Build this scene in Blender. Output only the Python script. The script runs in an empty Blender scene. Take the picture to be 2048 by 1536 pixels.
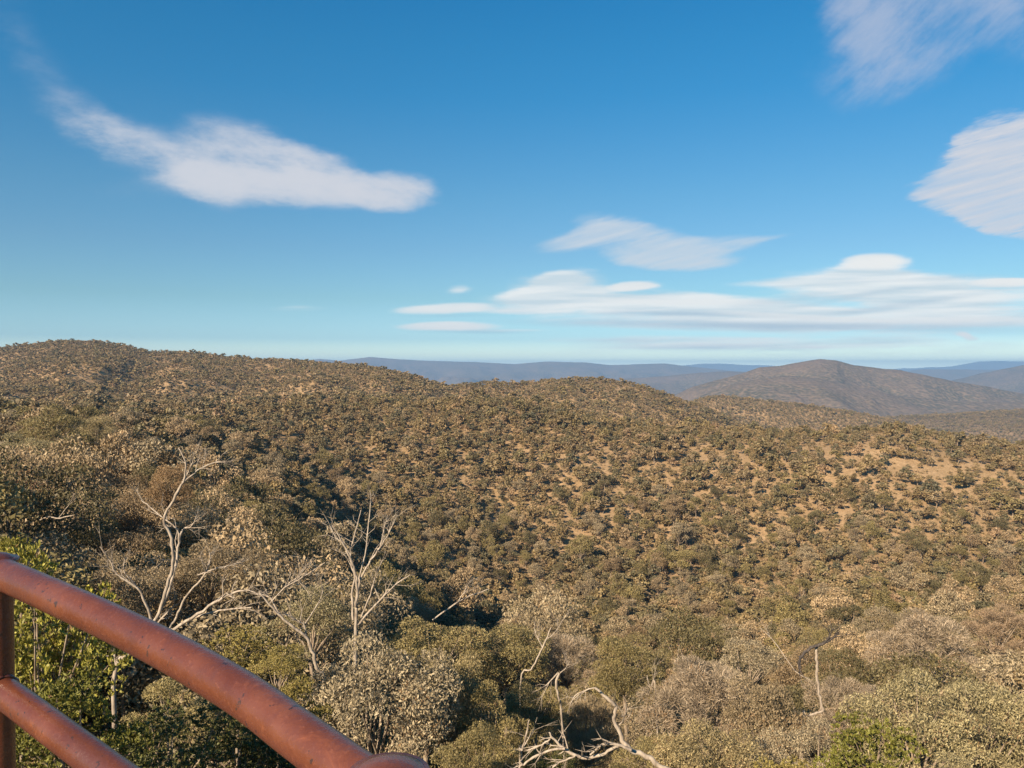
import bpy, math, random
import numpy as np
from mathutils import Vector, Euler
random.seed(7); RNG = np.random.default_rng(11)
S = bpy.context.scene
COL = S.collection
F, CX, HY = 1607.0, 1024.0, 735.0       # focal length, centre column and eye-level row, in photo pixels
PITCH = math.atan((768.0 - HY) / F)

# ------------------------------------------------------------------ helpers
def px(x, y, r):
    """point seen in photo column x, row y, at forward distance r"""
    a = (x - CX) / F; b = (768.0 - y) / F
    cp, sp = math.cos(PITCH), math.sin(PITCH)
    dy = cp + b * sp; dz = -sp + b * cp
    k = r / dy
    return Vector((a * k, r, dz * k))

def mesh_np(name, verts, quads, mats, rand=None, smooth=False, matidx=None):
    me = bpy.data.meshes.new(name)
    nv, nq = len(verts), len(quads)
    me.vertices.add(nv); me.vertices.foreach_set('co', np.asarray(verts, np.float32).ravel())
    me.loops.add(nq * 4); me.loops.foreach_set('vertex_index', np.asarray(quads, np.int32).ravel())
    me.polygons.add(nq); me.polygons.foreach_set('loop_start', np.arange(nq, dtype=np.int32) * 4)
    try: me.polygons.foreach_set('loop_total', np.full(nq, 4, np.int32))
    except Exception: pass
    for m in mats: me.materials.append(m)
    if matidx is not None: me.polygons.foreach_set('material_index', np.asarray(matidx, np.int32))
    if smooth is True: me.polygons.foreach_set('use_smooth', np.ones(nq, bool))
    elif smooth is not False: me.polygons.foreach_set('use_smooth', np.asarray(smooth, bool))
    if rand is not None:
        at = me.attributes.new('leafrand', 'FLOAT', 'FACE'); at.data.foreach_set('value', np.asarray(rand, np.float32))
    me.update(calc_edges=True)
    me.validate()
    return me

def link(name, me, parent=None):
    o = bpy.data.objects.new(name, me); COL.objects.link(o)
    if parent: o.parent = parent
    return o

def empty(name, loc, label, cat, group=None):
    o = bpy.data.objects.new(name, None); COL.objects.link(o); o.location = loc
    o.empty_display_size = .2
    o['label'] = label; o['category'] = cat
    if group: o['group'] = group
    return o

def tube(pts, rads, sides=6, cap=True, wob=0.0, seed=0):
    rg = np.random.default_rng(seed)
    P = np.array([list(p) for p in pts], float); n = len(P)
    T = np.gradient(P, axis=0); T /= np.linalg.norm(T, axis=1)[:, None] + 1e-9
    up = np.array([0, 0, 1.0]) if abs(T[0][2]) < .9 else np.array([1.0, 0, 0])
    N = np.cross(T[0], up); N /= np.linalg.norm(N)
    V = []
    for i in range(n):
        N = N - T[i] * np.dot(N, T[i]); N /= np.linalg.norm(N) + 1e-9
        B = np.cross(T[i], N)
        for k in range(sides):
            a = 2 * math.pi * k / sides
            rr = rads[i] * (1 + wob * rg.normal())
            V.append(P[i] + rr * (math.cos(a) * N + math.sin(a) * B))
    Q = []
    for i in range(n - 1):
        for k in range(sides):
            k2 = (k + 1) % sides
            Q.append((i * sides + k, i * sides + k2, (i + 1) * sides + k2, (i + 1) * sides + k))
    return np.array(V), np.array(Q, int)

def merge(parts):
    V, Q, off = [], [], 0
    for v, q in parts:
        V.append(v); Q.append(q + off); off += len(v)
    return np.concatenate(V), np.concatenate(Q)

def vnoise(x, y, seed=0):
    """smooth value noise, 0..1"""
    xi = np.floor(x).astype(np.int64); yi = np.floor(y).astype(np.int64)
    fx = x - xi; fy = y - yi
    fx = fx * fx * (3 - 2 * fx); fy = fy * fy * (3 - 2 * fy)
    def h(a, b):
        n = (a * 374761393 + b * 668265263 + seed * 1442695041) & 0x7fffffff
        n = ((n ^ (n >> 13)) * 1274126177) & 0x7fffffff
        return ((n ^ (n >> 16)) & 0xffff) / 65535.0
    return (h(xi, yi) * (1 - fx) + h(xi + 1, yi) * fx) * (1 - fy) + (h(xi, yi + 1) * (1 - fx) + h(xi + 1, yi + 1) * fx) * fy
def fbm(x, y, oct=4, seed=0):
    s, a, t = 0, 1.0, 0
    for i in range(oct):
        s = s + a * vnoise(x * 2 ** i, y * 2 ** i, seed + i); t += a; a *= .5
    return s / t

# ------------------------------------------------------------------ materials
def nt_new(name):
    m = bpy.data.materials.new(name); m.use_nodes = True
    nt = m.node_tree; bs = nt.nodes['Principled BSDF']
    return m, nt, bs
def N(nt, t, **kw):
    n = nt.nodes.new(t)
    for k, v in kw.items(): setattr(n, k, v)
    return n
def ramp(nt, fac, stops):
    r = N(nt, 'ShaderNodeValToRGB'); e = r.color_ramp.elements
    e[0].position, e[0].color = stops[0][0], (*stops[0][1], 1)
    e[1].position, e[1].color = stops[-1][0], (*stops[-1][1], 1)
    for p, c in stops[1:-1]:
        q = e.new(p); q.color = (*c, 1)
    nt.links.new(fac, r.inputs[0]); return r.outputs[0]
def mixc(nt, fac, a, b, mode='MIX'):
    m = N(nt, 'ShaderNodeMix', data_type='RGBA', blend_type=mode)
    for s, v in ((0, fac), (6, a), (7, b)):
        if hasattr(v, 'links'): nt.links.new(v, m.inputs[s])
        else: m.inputs[s].default_value = (*v, 1) if isinstance(v, tuple) else v
    return m.outputs[2]
def math_(nt, op, a, b=None, c=None):
    m = N(nt, 'ShaderNodeMath', operation=op)
    for i, v in enumerate((a, b, c)):
        if v is None: continue
        if hasattr(v, 'links'): nt.links.new(v, m.inputs[i])
        else: m.inputs[i].default_value = v
    return m.outputs[0]

GAIN = 1.55
def foliage_material(name, use_object_colour, lo=.55, hi=1.5, stops=None, transl=.28):
    m, nt, bs = nt_new(name)
    L = nt.links.new
    oi = N(nt, 'ShaderNodeObjectInfo')
    at = N(nt, 'ShaderNodeAttribute', attribute_name='leafrand')
    if use_object_colour: base = oi.outputs['Color']
    else: base = ramp(nt, oi.outputs['Random'], stops)
    f = math_(nt, 'MULTIPLY_ADD', at.outputs['Fac'], (hi - lo) * GAIN, lo * GAIN)
    cmb = N(nt, 'ShaderNodeCombineColor')
    for i in range(3): L(f, cmb.inputs[i])
    c = mixc(nt, 1.0, base, cmb.outputs[0], 'MULTIPLY')
    # some leaves dry and brown
    c2 = mixc(nt, math_(nt, 'GREATER_THAN', at.outputs['Fac'], .9), c, (.24, .15, .075))
    L(c2, bs.inputs['Base Color']); bs.inputs['Roughness'].default_value = .55
    bs.inputs['Specular IOR Level'].default_value = .3
    tr = N(nt, 'ShaderNodeBsdfTranslucent'); L(c2, tr.inputs[0])
    mx = N(nt, 'ShaderNodeMixShader'); mx.inputs[0].default_value = transl
    L(bs.outputs[0], mx.inputs[1]); L(tr.outputs[0], mx.inputs[2])
    L(mx.outputs[0], nt.nodes['Material Output'].inputs[0])
    return m

BUSH = [(0, (.112, .084, .040)), (.2, (.150, .108, .052)), (.4, (.082, .070, .036)), (.6, (.160, .115, .064)),
        (.75, (.066, .060, .034)), (.9, (.135, .104, .044)), (1, (.19, .130, .075))]
M_NEAR = foliage_material('leaf_near', True, .22, 1.70, transl=.12)
M_MID = foliage_material('leaf_mid', True, .35, 1.75, transl=.15)
M_FAR = foliage_material('leaf_far', False, .5, 2.0, BUSH, .25)
M_SCRUB = foliage_material('leaf_scrub', False, .6, 1.5, [(0, (.12, .090, .042)), (.4, (.20, .140, .072)), (.7, (.10, .080, .040)), (1, (.27, .185, .10))], .1)

def bark_material(name, a, b, c):
    m, nt, bs = nt_new(name)
    tc = N(nt, 'ShaderNodeTexCoord')
    mp = N(nt, 'ShaderNodeMapping'); mp.inputs['Scale'].default_value = (1, 1, .25); nt.links.new(tc.outputs['Object'], mp.inputs[0])
    no = N(nt, 'ShaderNodeTexNoise'); no.inputs['Scale'].default_value = 14; no.inputs['Detail'].default_value = 5
    nt.links.new(mp.outputs[0], no.inputs['Vector'])
    nt.links.new(ramp(nt, no.outputs[0], [(.3, a), (.5, b), (.7, c)]), bs.inputs['Base Color'])
    bs.inputs['Roughness'].default_value = .85
    bp = N(nt, 'ShaderNodeBump'); bp.inputs['Strength'].default_value = .5; bp.inputs['Distance'].default_value = .02
    nt.links.new(no.outputs[0], bp.inputs['Height']); nt.links.new(bp.outputs[0], bs.inputs['Normal'])
    return m
M_DEAD = bark_material('bleached_wood', (.18, .14, .105), (.33, .27, .205), (.46, .385, .30))
M_BARK = bark_material('gum_bark', (.13, .09, .06), (.25, .19, .13), (.38, .30, .22))
M_CHAR = bark_material('charred_wood', (.025, .02, .018), (.05, .04, .035), (.10, .08, .065))

def rail_material():
    m, nt, bs = nt_new('rusty_red_paint')
    L = nt.links.new
    tc = N(nt, 'ShaderNodeTexCoord')
    n1 = N(nt, 'ShaderNodeTexNoise'); n1.inputs['Scale'].default_value = 9; n1.inputs['Detail'].default_value = 6; n1.inputs['Roughness'].default_value = .65
    n2 = N(nt, 'ShaderNodeTexNoise'); n2.inputs['Scale'].default_value = 160; n2.inputs['Detail'].default_value = 3
    n3 = N(nt, 'ShaderNodeTexNoise'); n3.inputs['Scale'].default_value = 28; n3.inputs['Detail'].default_value = 8; n3.inputs['Roughness'].default_value = .8
    for n in (n1, n2, n3): L(tc.outputs['Object'], n.inputs['Vector'])
    c = ramp(nt, n1.outputs[0], [(.3, (.088, .025, .012)), (.5, (.116, .035, .017)), (.7, (.148, .050, .027))])
    c = mixc(nt, ramp(nt, n3.outputs[0], [(.53, (0, 0, 0)), (.58, (.8, .8, .8))]), c, (.11, .034, .020))
    c = mixc(nt, ramp(nt, n2.outputs[0], [(.58, (0, 0, 0)), (.74, (.22, .22, .22))]), c, (.30, .11, .06))
    n4 = N(nt, 'ShaderNodeTexNoise'); n4.inputs['Scale'].default_value = 5; n4.inputs['Detail'].default_value = 9; n4.inputs['Roughness'].default_value = .72; n4.inputs['Distortion'].default_value = .6
    L(tc.outputs['Object'], n4.inputs['Vector'])
    c = mixc(nt, ramp(nt, n4.outputs[0], [(.50, (0, 0, 0)), (.60, (.7, .7, .7))]), c, (.085, .030, .022))
    c = mixc(nt, ramp(nt, n4.outputs[0], [(.33, (.55, .55, .55)), (.40, (0, 0, 0))]), c, (.26, .085, .035))
    n5 = N(nt, 'ShaderNodeTexNoise'); n5.inputs['Scale'].default_value = 55; n5.inputs['Detail'].default_value = 6; n5.inputs['Roughness'].default_value = .6
    L(tc.outputs['Object'], n5.inputs['Vector'])
    chip = ramp(nt, n5.outputs[0], [(.635, (0, 0, 0)), (.65, (1, 1, 1))])
    c = mixc(nt, chip, c, (.045, .022, .018))
    L(c, bs.inputs['Base Color'])
    L(ramp(nt, n3.outputs[0], [(.3, (.17,) * 3), (.7, (.36,) * 3)]), bs.inputs['Roughness'])
    bp = N(nt, 'ShaderNodeBump'); bp.inputs['Strength'].default_value = .45; bp.inputs['Distance'].default_value = .002
    ad = math_(nt, 'ADD', n2.outputs[0], n3.outputs[0])
    L(ad, bp.inputs['Height']); L(bp.outputs[0], bs.inputs['Normal'])
    bs.inputs['Specular IOR Level'].default_value = .6
    return m
M_RAIL = rail_material()

def concrete_material():
    m, nt, bs = nt_new('concrete')
    n = N(nt, 'ShaderNodeTexNoise'); n.inputs['Scale'].default_value = 6; n.inputs['Detail'].default_value = 8
    nt.links.new(ramp(nt, n.outputs[0], [(.3, (.25, .23, .20)), (.7, (.38, .36, .32))]), bs.inputs['Base Color'])
    bs.inputs['Roughness'].default_value = .9
    return m

def ground_material():
    m, nt, bs = nt_new('dry_ground')
    L = nt.links.new
    ge = N(nt, 'ShaderNodeNewGeometry')
    def noise(scale, detail=6, rough=.6):
        n = N(nt, 'ShaderNodeTexNoise'); n.inputs['Scale'].default_value = scale; n.inputs['Detail'].default_value = detail
        n.inputs['Roughness'].default_value = rough
        L(ge.outputs['Position'], n.inputs['Vector']); return n.outputs[0]
    a, b, fine = noise(.035), noise(.35), noise(2.5)
    soil = ramp(nt, b, [(.3, (.29, .190, .105)), (.5, (.38, .255, .142)), (.72, (.48, .335, .195))])
    litter = ramp(nt, fine, [(.3, (.16, .105, .055)), (.5, (.32, .21, .105)), (.7, (.46, .31, .16))])
    k = math_(nt, 'ADD', a, math_(nt, 'MULTIPLY', b, .5))
    near = mixc(nt, ramp(nt, k, [(.55, (1, 1, 1)), (.85, (.25, .25, .25))]), soil, litter)
    # distant wooded ranges: the canopy itself is the surface
    vo = N(nt, 'ShaderNodeTexVoronoi'); vo.inputs['Scale'].default_value = .045; L(ge.outputs['Position'], vo.inputs['Vector'])
    fo = ramp(nt, vo.outputs['Distance'], [(.0, (.062, .058, .034)), (.45, (.095, .078, .048)), (.8, (.19, .135, .085))])
    big = noise(.0022, 7, .62)
    fo2 = mixc(nt, ramp(nt, big, [(.42, (0, 0, 0)), (.62, (.75, .75, .75))]), fo, (.165, .115, .08))
    ln = N(nt, 'ShaderNodeVectorMath', operation='LENGTH'); L(ge.outputs['Position'], ln.inputs[0])
    mr = N(nt, 'ShaderNodeMapRange'); mr.inputs[1].default_value = 1900; mr.inputs[2].default_value = 3000
    L(ln.outputs['Value'], mr.inputs[0])
    near = mixc(nt, ramp(nt, noise(.9, 5, .7), [(.50, (0, 0, 0)), (.60, (.6, .6, .6))]), near, (.17, .125, .07))
    c = mixc(nt, mr.outputs[0], near, fo2)
    L(c, bs.inputs['Base Color']); bs.inputs['Roughness'].default_value = .95; bs.inputs['Specular IOR Level'].default_value = .1
    bp = N(nt, 'ShaderNodeBump'); bp.inputs['Strength'].default_value = .8; bp.inputs['Distance'].default_value = .25
    L(fine, bp.inputs['Height'])
    bp2 = N(nt, 'ShaderNodeBump'); bp2.inputs['Strength'].default_value = .7; bp2.inputs['Distance'].default_value = 60
    L(math_(nt, 'ADD', math_(nt, 'MULTIPLY', vo.outputs['Distance'], -.12), math_(nt, 'MULTIPLY', big, 1.2)), bp2.inputs['Height'])
    mxn = N(nt, 'ShaderNodeMix', data_type='VECTOR')
    L(mr.outputs[0], mxn.inputs[0]); L(bp.outputs[0], mxn.inputs[4]); L(bp2.outputs[0], mxn.inputs[5])
    L(mxn.outputs[1], bs.inputs['Normal'])
    return m

# ------------------------------------------------------------------ terrain
TX = np.array([-700, 0, 256, 512, 768, 1024, 1400, 1800, 2048, 2700], float)
TR = np.array([6, 12, 20, 35, 60, 100, 160, 230, 290, 340, 400, 450, 500, 560, 640, 750, 950, 1500], float)
# rows of the canopy as seen in the photo for each column / distance
TY = {
 -700: [1750,1540,1370,1200,1040, 935, 865, 822, 808, 804, 800, 800, 800, 798, 795, 785, 765, 740],
 0:    [1750,1560,1400,1240,1100, 968, 880, 830, 822, 824, 828, 828, 826, 820, 808, 790, 765, 740],
 256:  [1760,1580,1440,1310,1165,1025, 932, 875, 848, 830, 822, 818, 815, 812, 805, 793, 772, 755],
 512:  [1780,1590,1480,1395,1260,1120,1020, 960, 920, 890, 872, 840, 820, 804, 797, 790, 785, 790],
 768:  [1790,1600,1500,1430,1330,1225,1150,1105,1065,1010, 950, 882, 835, 802, 789, 790, 815, 900],
 1024: [1800,1610,1510,1440,1370,1305,1260,1228,1180,1095, 985, 900, 842, 803, 795, 840, 920, 990],
 1400: [1800,1610,1510,1440,1370,1305,1268,1238,1188,1095, 985, 908, 865, 850, 890, 950,1010,1060],
 1800: [1800,1600,1490,1400,1325,1265,1228,1203,1155,1068, 960, 884, 846, 870, 925, 980,1020,1060],
 2048: [1800,1590,1480,1380,1300,1248,1212,1188,1145,1062, 965, 903, 878, 920, 975,1010,1035,1060],
 2700: [1800,1590,1480,1380,1300,1248,1212,1188,1145,1062, 970, 925, 910, 940, 985,1015,1040,1060],
}
def htree(r): return np.interp(r, [3, 12, 20, 35, 60], [.6, 2.2, 4.0, 5.0, 5.6])
TZ = np.array([[-(TY[int(x)][j] - HY) / F * TR[j] - htree(TR[j]) for j in range(len(TR))] for x in TX])
# ridges: distance, crest polyline (photo px), front slope, back slope, roundness
RIDGES = [
 (lambda x: np.interp(x, [0, 400, 900], [1500, 1350, 1000]),
  [(-700,700),(-300,706),(0,695),(60,688),(130,681),(180,681),(240,688),(300,703),(370,703),(450,712),(500,716),(560,719),(630,722),(700,727),(760,734),(800,742),(840,752),(870,763),(930,785),(1000,815),(1100,900),(1300,1000)], .10, .25, 25, 4.5),
 (lambda x: 1080 + 0 * x,
  [(500,990),(760,840),(840,790),(870,771),(920,766),(980,762),(1040,765),(1100,757),(1160,754),(1210,756),(1280,768),(1340,787),(1400,808),(1450,830),(1500,850),(1600,900),(1800,1000)], .17, .25, 20, 4.5),
 (lambda x: 1750 + 0 * x,
  [(1200,900),(1340,820),(1400,796),(1440,790),(1500,797),(1560,803),(1640,812),(1720,825),(1800,842),(1900,875),(2048,930)], .2, .25, 30, 4),
 (lambda x: 2500 + 0 * x,
  [(1450,900),(1640,850),(1720,840),(1800,833),(1900,828),(2048,818),(2200,812),(2700,800)], .14, .12, 40, 4),
 (lambda x: 5000 + 0 * x,
  [(1000,900),(1200,845),(1300,812),(1340,795),(1380,775),(1440,758),(1490,745),(1520,734),(1560,732),(1590,725),(1640,718),(1670,720),(1700,728),(1740,734),(1800,740),(1860,752),(1900,761),(1960,770),(2048,788),(2200,810),(2700,840)], .27, .25, 40, 0),
 (lambda x: 4300 + 0 * x,
  [(1250,850),(1380,800),(1450,772),(1520,757),(1580,751),(1640,757),(1720,775),(1800,792),(1900,802),(2048,805),(2300,800)], .22, .2, 50, 0),
 (lambda x: 9500 + 0 * x,
  [(1000,790),(1150,762),(1250,757),(1330,752),(1400,745),(1460,742),(1540,748),(1700,760),(1840,768),(1900,762),(1960,747),(2020,735),(2048,730),(2150,722),(2700,730)], .16, .2, 80, 0),
 (lambda x: 15500 + 0 * x,
  [(-700,760),(500,740),(600,722),(640,718),(680,721),(740,714),(800,718),(870,722),(950,724),(1030,728),(1090,723),(1170,725),(1220,730),(1280,728),(1330,727),(1400,735),(1460,741),(1560,748),(1700,750),(1780,744),(1850,738),(2048,740),(2700,745)], .13, .15, 120, 0),
 (lambda x: 27000 + 0 * x,
  [(-700,745),(1200,740),(1350,733),(1400,727),(1440,727),(1500,730),(1540,731),(1600,736),(1780,738),(1850,735),(1900,733),(1960,723),(2000,722),(2048,723),(2300,728),(2700,735)], .1, .15, 150, 0),
]
def height(X, Y):
    X = np.asarray(X, float); Y = np.asarray(Y, float)
    r = np.hypot(X, Y)
    az = np.arctan2(X, Y)
    xc = CX + F * np.tan(np.clip(az, -.80, .80))
    fwd = np.maximum(np.cos(np.clip(az, -.80, .80)) * r, 1e-3)      # forward distance, as the photo columns measure it
    xc = np.clip(xc, -700, 2700)
    # base sheet, bilinear in (column, log distance)
    ix = np.clip(np.searchsorted(TX, xc) - 1, 0, len(TX) - 2); tx = (xc - TX[ix]) / (TX[ix + 1] - TX[ix])
    tx = tx * tx * (3 - 2 * tx) * .5 + tx * .5
    lr = np.log(np.maximum(fwd, TR[0])); LT = np.log(TR)
    ir = np.clip(np.searchsorted(LT, lr) - 1, 0, len(TR) - 2); tr = np.clip((lr - LT[ir]) / (LT[ir + 1] - LT[ir]), 0, 1)
    z = (TZ[ix, ir] * (1 - tx) + TZ[ix + 1, ir] * tx) * (1 - tr) + (TZ[ix, ir + 1] * (1 - tx) + TZ[ix + 1, ir + 1] * tx) * tr
    # close to the lookout
    t = np.clip((r - 2.6) / (6 - 2.6), 0, 1); z = np.where(r < 6, -1.85 * (1 - t) + z * t, z)
    # far floor
    fl = np.interp(fwd, [1500, 2200, 3500, 6000, 12000, 40000], [0, -190, -270, -320, -340, -420])
    z = np.where(fwd > 1500, np.minimum(z, z * 0 + fl) * np.clip((fwd - 1500) / 700, 0, 1) + z * (1 - np.clip((fwd - 1500) / 700, 0, 1)), z)
    amp = np.clip((fwd - 15) / 300, 0, 1)
    z = z + amp * (fbm(X / 70, Y / 70, 4, 3) - .5) * 9 + (fbm(X / 6, Y / 6, 3, 9) - .5) * np.clip(fwd / 20, 0, 1) * .9
    out = z
    for i, (rc, poly, sf, sb, rd, ht) in enumerate(RIDGES):
        c = rc(xc); P = np.array(poly, float)
        cy = np.interp(xc, P[:, 0], P[:, 1])
        cz = (HY - cy) / F * c - ht
        d = fwd - c
        # spurs and gullies running down the flanks
        g = fbm(X / (c * .045), Y / (c * .11), 4, 20 + i) - .5
        drop = np.where(d < 0, sf, sb) * (np.sqrt(d * d + rd * rd) - rd)
        drop = drop * (1 + (1.0 if i in (0, 1, 2, 3, 5) else 1.5) * g)
        zz = cz - drop + (fbm(X / (c * .012), Y / (c * .012), 3, 40 + i) - .5) * c * .0022 * np.clip(np.abs(d) / (rd * 2), .25, 1)
        k = 6.0 if c.min() < 3000 else 12.0
        m = np.maximum(out, zz)
        out = m + k * np.exp(-np.abs(out - zz) / k) * .25 * np.clip((fwd - 500) / 400, 0, 1)
    return out

RR = np.concatenate([[0.0, 1.0, 2.0], 2.6 * 1.0125 ** np.arange(0, 775)])
AZ = np.concatenate([np.radians(np.arange(-180, -44, 4.0)), np.radians(np.arange(-44, 44.01, .13)), np.radians(np.arange(46, 181, 4.0))])
AZ[-1] = math.pi
GR, GA = np.meshgrid(RR, AZ, indexing='ij')
GX, GY = GR * np.sin(GA), GR * np.cos(GA)
GZ = height(GX, GY)
front = np.abs(GA) < math.radians(60)
GZ = np.where(front, GZ, GZ * np.clip(1 - (np.abs(GA) - math.radians(60)) / math.radians(60), .15, 1))
GZ = np.where(GR < 2.6, -1.85, GZ)
nr, na = GR.shape
idx = np.arange(nr * na).reshape(nr, na)
q = np.stack([idx[:-1, :-1], idx[:-1, 1:], idx[1:, 1:], idx[1:, :-1]], -1).reshape(-1, 4)
ter = mesh_np('terrain', np.stack([GX, GY, GZ], -1).reshape(-1, 3), q[:, ::-1][:, ::-1], [ground_material()], smooth=True)
terrain = link('terrain', ter); terrain['kind'] = 'structure'
# make sure the sheet faces up
if ter.polygons[len(ter.polygons) // 2].normal.z < 0: ter.flip_normals()

# running horizon (tangent of elevation) for line-of-sight tests
TANE = np.maximum.accumulate(np.where(GR > 4, GZ / np.maximum(GR, .1), -9), axis=0)
def visible(X, Y, Z, slack):
    r = np.hypot(X, Y); az = np.arctan2(X, Y)
    ia = np.clip(np.searchsorted(AZ, az), 0, len(AZ) - 1)
    irr = np.clip(np.searchsorted(RR, r * .975) - 1, 0, len(RR) - 1)
    return (Z + slack) / r > TANE[irr, ia]

# ------------------------------------------------------------------ foliage meshes
def leaf_quads(P, size, aspect, rg, up_bias=0.0, outward=None, out_w=0.0):
    n = len(P)
    a = rg.normal(size=(n, 3)); a[:, 2] += up_bias
    if outward is not None: a += outward * out_w
    a /= np.linalg.norm(a, axis=1)[:, None]
    b = rg.normal(size=(n, 3)); b = np.cross(a, b); b /= np.linalg.norm(b, axis=1)[:, None]
    s = size * rg.uniform(.6, 1.3, n)[:, None]
    v = np.empty((n, 4, 3))
    v[:, 0] = P - a * s * .5; v[:, 1] = P + b * s * aspect * .5; v[:, 2] = P + a * s * .5; v[:, 3] = P - b * s * aspect * .5
    q = np.arange(n * 4).reshape(n, 4)
    return v.reshape(-1, 3), q

def clump_centres(n, rg, flat=.8, kind='gum'):
    """centres on a lumpy unit crown, z from -1..1"""
    c = []
    while len(c) < n:
        d = rg.normal(size=3); d /= np.linalg.norm(d)
        if d[2] < (-.85 if kind != 'far' else -.55): continue
        rr = rg.uniform(.50, .90) if kind != 'spire' else rg.uniform(.2, .75)
        p = d * rr * np.array([1, 1, flat])
        if all(np.linalg.norm(p - k) > .27 for k in c) or rg.random() < .02: c.append(p)
    return np.array(c)

def crown_unit(name, n_clump, n_leaf, size, aspect, seed, mat, kind='gum', cr=(.24, .42), flat=.8):
    rg = np.random.default_rng(seed)
    C = clump_centres(n_clump, rg, flat, kind)
    R = rg.uniform(*cr, n_clump)
    w = R ** 2; w /= w.sum()
    ci = rg.choice(n_clump, n_leaf, p=w)
    d = rg.normal(size=(n_leaf, 3)); d[:, 2] = np.where(rg.random(n_leaf) < .75, np.abs(d[:, 2]), d[:, 2])
    d /= np.linalg.norm(d, axis=1)[:, None]
    rad = R[ci] * rg.uniform(.35, 1.08, n_leaf) ** .55
    P = C[ci] + d * rad[:, None] * np.array([1, 1, .85])
    if kind == 'broad':                      # leaves gathered in upright sprigs
        ns = n_leaf // 11; base = P[:ns]; P = np.repeat(base, 11, 0)[:n_leaf] 
        outw = rg.normal(size=P.shape); outw[:, 2] = np.abs(outw[:, 2]) + .5; outw /= np.linalg.norm(outw, axis=1)[:, None]
        P = P + outw * size * rg.uniform(.3, 1.0, len(P))[:, None]
        v, q = leaf_quads(P, size, aspect, rg, outward=outw, out_w=2.2)
    elif kind == 'twig':
        v, q = leaf_quads(P, size, aspect, rg, outward=d, out_w=1.6, up_bias=.5)
    else:
        v, q = leaf_quads(P, size, aspect, rg, up_bias=-.8)
    tone = rg.uniform(.15, .8, n_clump)
    rnd = np.clip(tone[ci][:len(q)] * .5 + rg.uniform(0, .62, len(q)), 0, 1)
    me = mesh_np(name, v, q, [mat], rand=rnd)
    return me, C, R

def limbs_unit(C, rg, base_z, r0, every=1):
    """tubes from the foot (0,0,base_z) up into each clump centre; crown centred on the origin"""
    parts = []
    fork = np.array([rg.uniform(-.1, .1), rg.uniform(-.1, .1), max(-.75, base_z * .5)])
    foot = np.array([rg.uniform(-.15, .15), rg.uniform(-.15, .15), base_z])
    mid = (foot + fork) / 2 + rg.normal(size=3) * .05
    parts.append(tube([foot, mid, fork], [r0, r0 * .8, r0 * .68], 7))
    for c in C[::every]:
        m = fork * .55 + c * .45 + rg.normal(size=3) * .08
        parts.append(tube([fork, m, c * .95, c * 1.12], [r0 * .42, r0 * .27, r0 * .13, r0 * .04], 5))
    return merge(parts)

UNIT = {}
def add_unit(key, *a, **k):
    me, C, R = crown_unit('crown_' + key, *a, **k); UNIT.setdefault(key.split('_')[0], []).append((me, C))
for i in range(3): add_unit(f'gum_{i}', 30, 22000, .047, .36, 100 + i, M_NEAR, cr=(.19, .35))
for i in range(2): add_unit(f'airy_{i}', 18, 13000, .050, .34, 120 + i, M_NEAR, cr=(.20, .34))
for i in range(2): add_unit(f'broad_{i}', 24, 13500, .065, .38, 140 + i, M_NEAR, kind='broad', cr=(.25, .42), flat=.95)
for i in range(2): add_unit(f'twig_{i}', 26, 17000, .095, .10, 160 + i, M_NEAR, kind='twig', cr=(.19, .36))
add_unit('spire_0', 16, 6600, .075, .4, 180, M_NEAR, kind='broad', cr=(.2, .36), flat=1.0)

# whole-tree prototypes for the middle distance: crown and trunk meshes, about 6 m tall at scale 1
MIDP = []
for i in range(9):
    rg = np.random.default_rng(300 + i)
    me, C, R = crown_unit(f'mid_crown_{i}', 13 + i, *((4000, .09, .5) if i < 6 else (11000, .050, .42)), 310 + i, M_MID, cr=(.26, .42), flat=.85)
    k = np.array([2.9, 2.9, 2.5])
    co = np.empty(len(me.vertices) * 3, np.float32); me.vertices.foreach_get('co', co)
    co = co.reshape(-1, 3) * k + [0, 0, 3.6]; me.vertices.foreach_set('co', co.astype(np.float32).ravel()); me.update()
    v, qq = limbs_unit(C, rg, -1.6, .06); v = v * k + [0, 0, 3.6]
    MIDP.append((me, mesh_np(f'mid_trunk_{i}', v, qq, [M_BARK], smooth=True)))

def far_proto(name, n_clump, n_leaf, size, seed, mat, k=(2.9, 2.9, 2.4), zc=3.3, trunk=True):
    rg = np.random.default_rng(seed)
    me, C, R = crown_unit(name + '_c', n_clump, n_leaf, size, .7, seed, mat, cr=(.3, .46), flat=.85)
    nv = len(me.vertices); co = np.empty(nv * 3, np.float32); me.vertices.foreach_get('co', co); co = co.reshape(-1, 3) * k + [0, 0, zc]
    q = np.arange(nv).reshape(-1, 4)
    rd = np.empty(len(q), np.float32); me.attributes['leafrand'].data.foreach_get('value', rd)
    mi = np.zeros(len(q), int)
    if trunk:
        v, qq = limbs_unit(C, rg, -1.5, .06, 2); v = v * k + [0, 0, zc]
        co = np.concatenate([co, v]); q2 = qq + nv; mi = np.concatenate([mi, np.ones(len(q2), int)]); rd = np.concatenate([rd, np.zeros(len(q2))]); q = np.concatenate([q, q2])
    bpy.data.meshes.remove(me)
    me = mesh_np(name, co, q, [mat, M_BARK], rand=rd, matidx=mi)
    return bpy.data.objects.new(name, me)       # a source shape for the forest; not linked to the scene
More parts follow.
